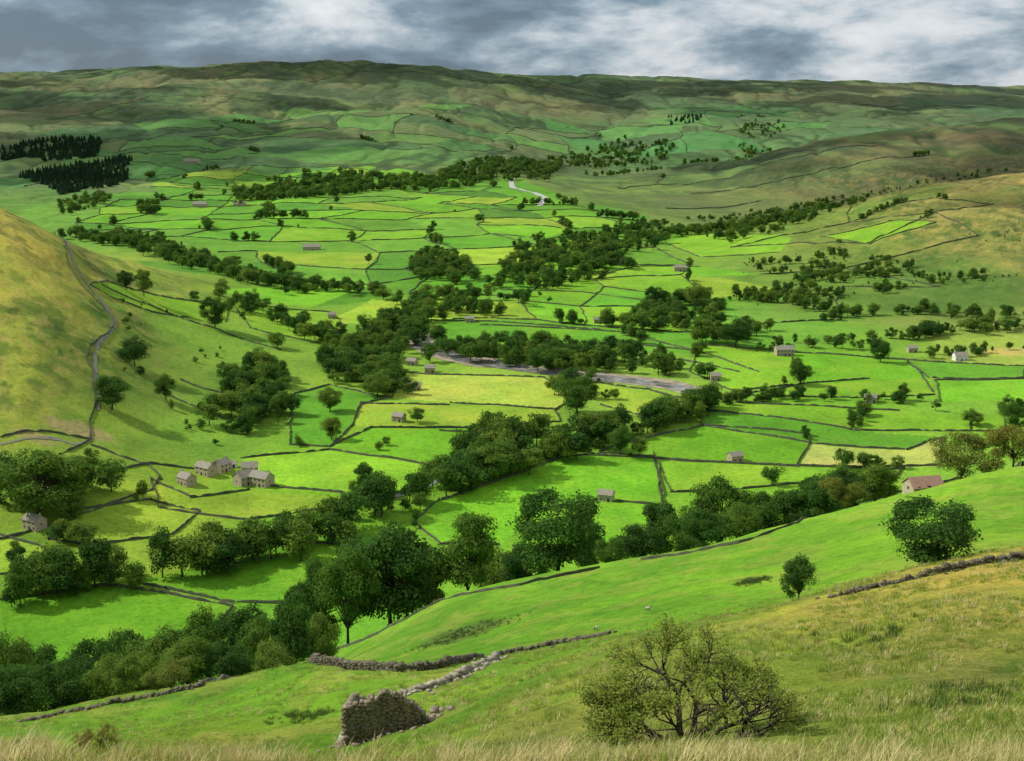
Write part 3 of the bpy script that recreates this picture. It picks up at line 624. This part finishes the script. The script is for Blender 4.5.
# ---------------------------------------------------------------- stone walls of real stones
def stones(name,items,mat):
    V=[];Q=[];r=np.random.default_rng(5)
    base=np.array([(i,j,k) for i in(-.5,.5) for j in(-.5,.5) for k in(-.5,.5)])
    f=np.array([(0,1,3,2),(4,6,7,5),(0,4,5,1),(2,3,7,6),(0,2,6,4),(1,5,7,3)])
    for i,(c,s,a,tilt) in enumerate(items):
        b_=base*np.array(s)+r.uniform(-.14,.14,(8,3))*np.array(s)
        M=np.array(Matrix.Rotation(a,3,'Z')@Matrix.Rotation(tilt,3,'X')@Matrix.Rotation(tilt*.7,3,'Y'))
        V.append(b_@M.T+np.array(c)); Q.append(f+8*i)
    return link(bpy.data.objects.new(name,fastquads(name,np.concatenate(V),np.concatenate(Q),mat)))
def stack(p,hf,thick,sz,rub=0,zb=None):
    p=np.asarray(p,float);seg=np.linalg.norm(np.diff(p,axis=0),axis=1);cum=np.concatenate([[0],np.cumsum(seg)]);L=cum[-1];it=[]
    z=0 if zb is None else -3
    while z<6:
        s=random.uniform(0,sz)
        while s<L:
            ln=sz*random.uniform(.7,1.7)
            H=hf(s/L)
            if z<H:
                x=np.interp(s,cum,p[:,0]);y=np.interp(s,cum,p[:,1]);j=min(np.searchsorted(cum,s,'right')-1,len(p)-2)
                a=math.atan2(p[j+1,1]-p[j,1],p[j+1,0]-p[j,0]); g=float(hz(x,y))
                zz=(g if zb is None else zb)+z+.1
                if zz>g-.3:
                    it.append(((x+random.uniform(-.05,.05),y+random.uniform(-.07,.07),zz),(ln,thick*random.uniform(.85,1.1),sz*.62),a+random.uniform(-.06,.06),random.uniform(-.08,.08)))
            s+=ln*.95
        z+=sz*.55
    for _ in range(rub):
        s=random.uniform(0,L);x=np.interp(s,cum,p[:,0])+random.gauss(0,.9);y=np.interp(s,cum,p[:,1])+random.gauss(0,.9)
        q=sz*random.uniform(.5,1.3); it.append(((x,y,float(hz(x,y))+q*.2),(q*1.3,q,q*.7),random.uniform(0,3),random.uniform(-.4,.4)))
    return it
rx,ry=gnd(388,734,60); rz=float(hz(rx,ry))
prof=lambda xs,ys:(lambda s:float(np.interp(s,xs,ys))+random.uniform(-.15,.15))
it=stack([(rx-3.4,ry),(rx+3.4,ry)],prof([0,.06,.3,.45,.6,.8,1],[2.0,2.5,3.0,3.6,3.4,2.7,1.3]),.6,.28,60,rz)
it+=stack([(rx-3.4,ry),(rx-3.1,ry+4.6)],prof([0,.5,1],[2.0,1.7,1.2]),.6,.32,30,rz)
it+=stack([(rx+3.4,ry),(rx+3.6,ry+4.5)],prof([0,.5,1],[1.1,.6,.1]),.6,.32,30,rz)
it+=stack([(rx-3.1,ry+4.6),(rx+2.6,ry+4.5)],prof([0,.3,.5,1],[.6,.9,1.2,-.5]),.6,.32,20,rz)
stones('ruined_stone_barn',it,stonemat('ruin_stone',(.08,.066,.045),(.32,.27,.185),1.6))
bx,by=gnd(352,741,60); stones('boulder',[((bx,by,float(hz(bx,by))+.3),(2.2,1.2,.7),.2,.1),((bx+.9,by-.6,float(hz(bx,by))+.2),(1,.8,.5),.8,.1)],palem)
nwm=stonemat('weathered_wall_stone',(.035,.035,.022),(.19,.17,.12),1.4)
wp=G([(290,656),(318,664),(345,668),(400,672),(445,667),(500,655),(560,643),(610,634)],125)
stones('dry_stone_wall',stack(wp,prof([0,.05,.1,.2,.3,.36,.45,.6,.8,1],[1.1,1.6,.6,1.8,.9,.3,1.5,1.4,.9,.3]),.7,.38,200),nwm)
wp=G([(405,694),(430,688),(460,678),(497,660)],90)
stones('collapsed_stone_wall',stack(wp,prof([0,.3,.6,1],[.3,.6,.3,.8]),.7,.32,220),stonemat('lichen_stone',(.12,.11,.08),(.46,.42,.32),1.5))
wp=G([(20,722),(60,714),(110,704),(200,687),(292,663)],80)
stones('dry_stone_wall',stack(wp,prof([0,.2,.3,.45,.6,.8,1],[.2,.5,.1,.5,.2,.6,.9]),.6,.36,60),nwm)
wp=G([(1024,559),(965,568),(900,583),(830,598)],60)
stones('dry_stone_wall',stack(wp,prof([0,.2,.4,.6,.8,1],[.55,.3,.5,.2,.3,.1]),.5,.26,40),nwm)
walls2=[(G([(330,652),(400,622),(440,601),(520,586),(600,568)],250),.8,.5),(G([(850,505),(900,492),(960,478),(1024,466)],250),1.2,.7),(G([(640,560),(740,543),(800,523),(850,505)],250),.8,.5)]
build_walls('dry_stone_wall',walls2)
# ---------------------------------------------------------------- grass
drym=folmat('dry_grass',[(.2,(.34,.30,.08)),(.75,(.75,.65,.33))],.35); grm=folmat('green_grass',[(.2,(.14,.24,.03)),(.75,(.36,.42,.08))],.35); rushm=folmat('rushes',[(.2,(.05,.10,.02)),(.75,(.13,.18,.04))],.35)
def clump(seed,n,h,spread,wd,mat,lean=.35):
    r=np.random.default_rng(seed);V=[];Q=[]
    for i in range(n):
        a=r.uniform(0,6.28);p=r.normal(size=2)*spread;hh=h*r.uniform(.4,1.2);d=np.array([math.cos(a),math.sin(a)])*hh*r.uniform(.05,lean)*2
        s=np.array([-math.sin(a),math.cos(a)])*wd; o=len(V)
        V+=[(p[0]-s[0],p[1]-s[1],-.03),(p[0]+s[0],p[1]+s[1],-.03),(p[0]+d[0]*.4+s[0]*.7,p[1]+d[1]*.4+s[1]*.7,hh*.6),(p[0]+d[0]*.4-s[0]*.7,p[1]+d[1]*.4-s[1]*.7,hh*.6),
            (p[0]+d[0]+s[0]*.1,p[1]+d[1]+s[1]*.1,hh),(p[0]+d[0]-s[0]*.1,p[1]+d[1]-s[1]*.1,hh)]
        Q+=[(o,o+1,o+2,o+3),(o+3,o+2,o+4,o+5)]
    return fastquads('grass_clump',V,Q,mat)
def gcol(name,ms):
    c=bpy.data.collections.new(name)
    for m in ms: c.objects.link(bpy.data.objects.new('grass_clump',m))
    return c
g1=gcol('dry_grass_prototypes',[clump(i,30,.22+.07*(i%2),.10,.0045,drym,.6) for i in range(3)]+[clump(9+i,45,.12,.14,.005,grm,.6) for i in range(3)])
g2=gcol('grass_prototypes',[clump(20+i,26,.22,.14,.012,grm,.6) for i in range(4)]+[clump(29,26,.26,.12,.012,drym,.5)])
g3=gcol('rush_prototypes',[clump(40+i,40,.5,.22,.018,rushm,.4) for i in range(3)])
def grass(name,x,y,coll,nv,s):
    N=len(x); S=rng.uniform(s[0],s[1],N)
    scatter(name,np.stack([x,y,hz(x,y)],-1),np.stack([S,S,S],-1),np.stack([rng.uniform(-.1,.1,N),rng.uniform(-.1,.1,N),rng.uniform(0,6.28,N)],-1),coll,nv)
N=3800; y=rng.uniform(8,14,N); x=y*rng.uniform(-.5,.5,N); k=fbm(x/.9,y/.9,3,5)+.10*ss(x,-2,1)>.57; grass('meadow_grass',x[k],y[k],g1,6,(.3,.9))
N=44000; y=np.exp(rng.uniform(math.log(18),math.log(170),N)); x=y*rng.uniform(-.5,.5,N); k=fbm(x/5,y/5,3,15)>.45; grass('hillside_grass',x[k],y[k],g2,5,(.5,1.4))
rp=[]
for px,py,ym,rx_,ry_,n_ in [(465,634,150,9,9,200),(753,582,120,3,4,120),(305,716,70,3,3,60),(965,706,20,3,2.5,30),(985,690,20,2,2,20),(890,632,60,5,3,20),(20,745,70,3,3,60)]:
    a,b_=gnd(px,py,ym)
    for _ in range(n_): rp.append((a+random.gauss(0,rx_/2),b_+random.gauss(0,ry_/2)))
rp=np.array(rp); grass('rush_patch',rp[:,0],rp[:,1],g3,3,(.4,1.1))
# ---------------------------------------------------------------- sheep
woolm=stonemat('wool',(.5,.47,.40),(.65,.62,.55),8); facem=stonemat('sheep_face',(.03,.03,.03),(.08,.07,.06),8)
def sheepmesh():
    V=[];Q=[]
    prof_=[(-.55,.05,.72),(-.5,.2,.72),(-.3,.29,.70),(0,.31,.68),(.3,.28,.70),(.45,.2,.78),(.55,.12,.85)]
    for X,r_,zc in prof_:
        for k in range(10):
            an=2*math.pi*k/10; V.append((X,math.cos(an)*r_*.85,zc+math.sin(an)*r_))
    for i in range(len(prof_)-1):
        for k in range(10): Q.append((i*10+k,i*10+(k+1)%10,(i+1)*10+(k+1)%10,(i+1)*10+k))
    nb=len(Q); VV=[np.array(v) for v in V]
    tube(VV,Q,(.5,0,.88),(.62,0,.98),.11,.10,7);tube(VV,Q,(.60,0,1.0),(.82,0,.86),.10,.05,7)
    for s in(-1,1): tube(VV,Q,(.62,s*.08,1.02),(.60,s*.2,1.0),.03,.015,4)
    for X in(-.36,.32):
        for s in(-1,1):
            tube(VV,Q,(X,s*.15,.5),(X-.03,s*.15,.26),.06,.04,6);tube(VV,Q,(X-.03,s*.15,.26),(X,s*.15,0),.035,.03,6)
    me=fastquads('sheep_mesh',VV,Q,woolm,True);me.materials.append(facem)
    mi=np.zeros(len(me.polygons),np.int32);mi[nb:]=1;me.polygons.foreach_set('material_index',mi);return me
sm=sheepmesh()
for px,py,ym in [(596,631,110),(648,611,150)]:
    x,y=gnd(px,py,ym);o=link(bpy.data.objects.new('sheep',sm));o.scale=(.8,.8,.8);o.location=(x,y,float(hz(x,y)));o.rotation_euler=(0,0,random.uniform(0,6.28))
# ---------------------------------------------------------------- light & sky
az=math.radians(-76); el=math.radians(40)
sv=Vector((math.sin(az)*math.cos(el),math.cos(az)*math.cos(el),math.sin(el)))
L=bpy.data.lights.new('sun','SUN');L.energy=5.0;L.angle=math.radians(.5);L.color=(1,.95,.85)
so=link(bpy.data.objects.new('sun',L));so.rotation_euler=(-sv).to_track_quat('-Z','Y').to_euler()
cm_=bpy.data.materials.new('cloud');cm_.use_nodes=True;nt=cm_.node_tree;nt.nodes.remove(nt.nodes['Principled BSDF'])
df=nd(nt,'ShaderNodeBsdfDiffuse');df.inputs[0].default_value=(.9,.9,.92,1);tp=nd(nt,'ShaderNodeBsdfTransparent');mx=nd(nt,'ShaderNodeMixShader')
no=noise_node(nt,.0016,5,.55);r=ramp(nt,no.outputs[0],[(.43,(0,0,0)),(.51,(.82,.82,.82))])
nt.links.new(r.outputs[0],mx.inputs[0]);nt.links.new(tp.outputs[0],mx.inputs[1]);nt.links.new(df.outputs[0],mx.inputs[2]);nt.links.new(mx.outputs[0],nt.nodes['Material Output'].inputs[0])
def cloud(tx,ty,rx_,ry_,alt=1300):  # unseen cloud sheet above the frame, added to cast shade at the target
    k=alt/sv.z; cx,cy=tx+sv.x*k,ty+sv.y*k; Q=[];nr,na=6,40
    V=[]
    for i in range(nr+1):
        for j in range(na):
            a=2*math.pi*j/na; rr=(i/nr)*(1+.18*math.sin(3*a+tx)+.1*math.sin(7*a+ty)); V.append((math.cos(a)*rr*rx_,math.sin(a)*rr*ry_,(1-(i/nr)**2)*90))
    for i in range(nr):
        for j in range(na): Q.append((i*na+j,i*na+(j+1)%na,(i+1)*na+(j+1)%na,(i+1)*na+j))
    o=link(bpy.data.objects.new('cloud',fastquads('cloud',V,Q,cm_,True)));o.location=(cx,cy,ZC+alt)
cloud(-2000,4200,1600,1300);cloud(1700,6800,2800,1400);cloud(1150,3200,800,600);cloud(-1500,6800,1800,1000);cloud(800,2050,420,330)
w=bpy.data.worlds.new('World');bpy.context.scene.world=w;w.use_nodes=True;nt=w.node_tree
bg=nt.nodes['Background'];bg.inputs[1].default_value=.12
sky=nd(nt,'ShaderNodeTexSky',sky_type='NISHITA');sky.sun_disc=False;sky.sun_elevation=el;sky.sun_rotation=az%(2*math.pi)
tc=nd(nt,'ShaderNodeTexCoord')
mp=nd(nt,'ShaderNodeMapping');mp.inputs['Scale'].default_value=(3.4,3.4,9.5);mp.inputs['Location'].default_value=(.35,0,.2);nt.links.new(tc.outputs['Generated'],mp.inputs[0])
no=nd(nt,'ShaderNodeTexNoise');no.inputs['Scale'].default_value=2.2;no.inputs['Detail'].default_value=9;no.inputs['Roughness'].default_value=.58;no.inputs['Distortion'].default_value=.15;nt.links.new(mp.outputs[0],no.inputs['Vector'])
sx=nd(nt,'ShaderNodeSeparateXYZ');nt.links.new(tc.outputs['Generated'],sx.inputs[0])
ma=nd(nt,'ShaderNodeMath',operation='MULTIPLY_ADD');nt.links.new(sx.outputs[0],ma.inputs[0]);ma.inputs[1].default_value=.20;nt.links.new(no.outputs[0],ma.inputs[2])
ma2=nd(nt,'ShaderNodeMath',operation='MULTIPLY_ADD');nt.links.new(sx.outputs[2],ma2.inputs[0]);ma2.inputs[1].default_value=.16;nt.links.new(ma.outputs[0],ma2.inputs[2])
r=ramp(nt,ma2.outputs[0],[(.38,(.12,.18,.25)),(.47,(.21,.30,.39)),(.54,(.42,.51,.59)),(.60,(.66,.71,.76)),(.70,(.86,.89,.92))])
ml=mixc(nt,'MULTIPLY',1.0,r.outputs[0],(8.0,8.0,8.0))
c=mixc(nt,'MIX',.9,sky.outputs[0],ml);nt.links.new(c,bg.inputs[0])
cam=bpy.data.cameras.new('camera');co=link(bpy.data.objects.new('camera',cam));co.location=(0,0,ZC)
cam.sensor_width=36;cam.lens=F*36/1024;cam.clip_end=40000;cam.clip_start=.5
co.rotation_euler=(math.radians(90)-TH,0,0);bpy.context.scene.camera=co
s=bpy.context.scene;s.view_settings.view_transform='Standard';s.view_settings.look='None'
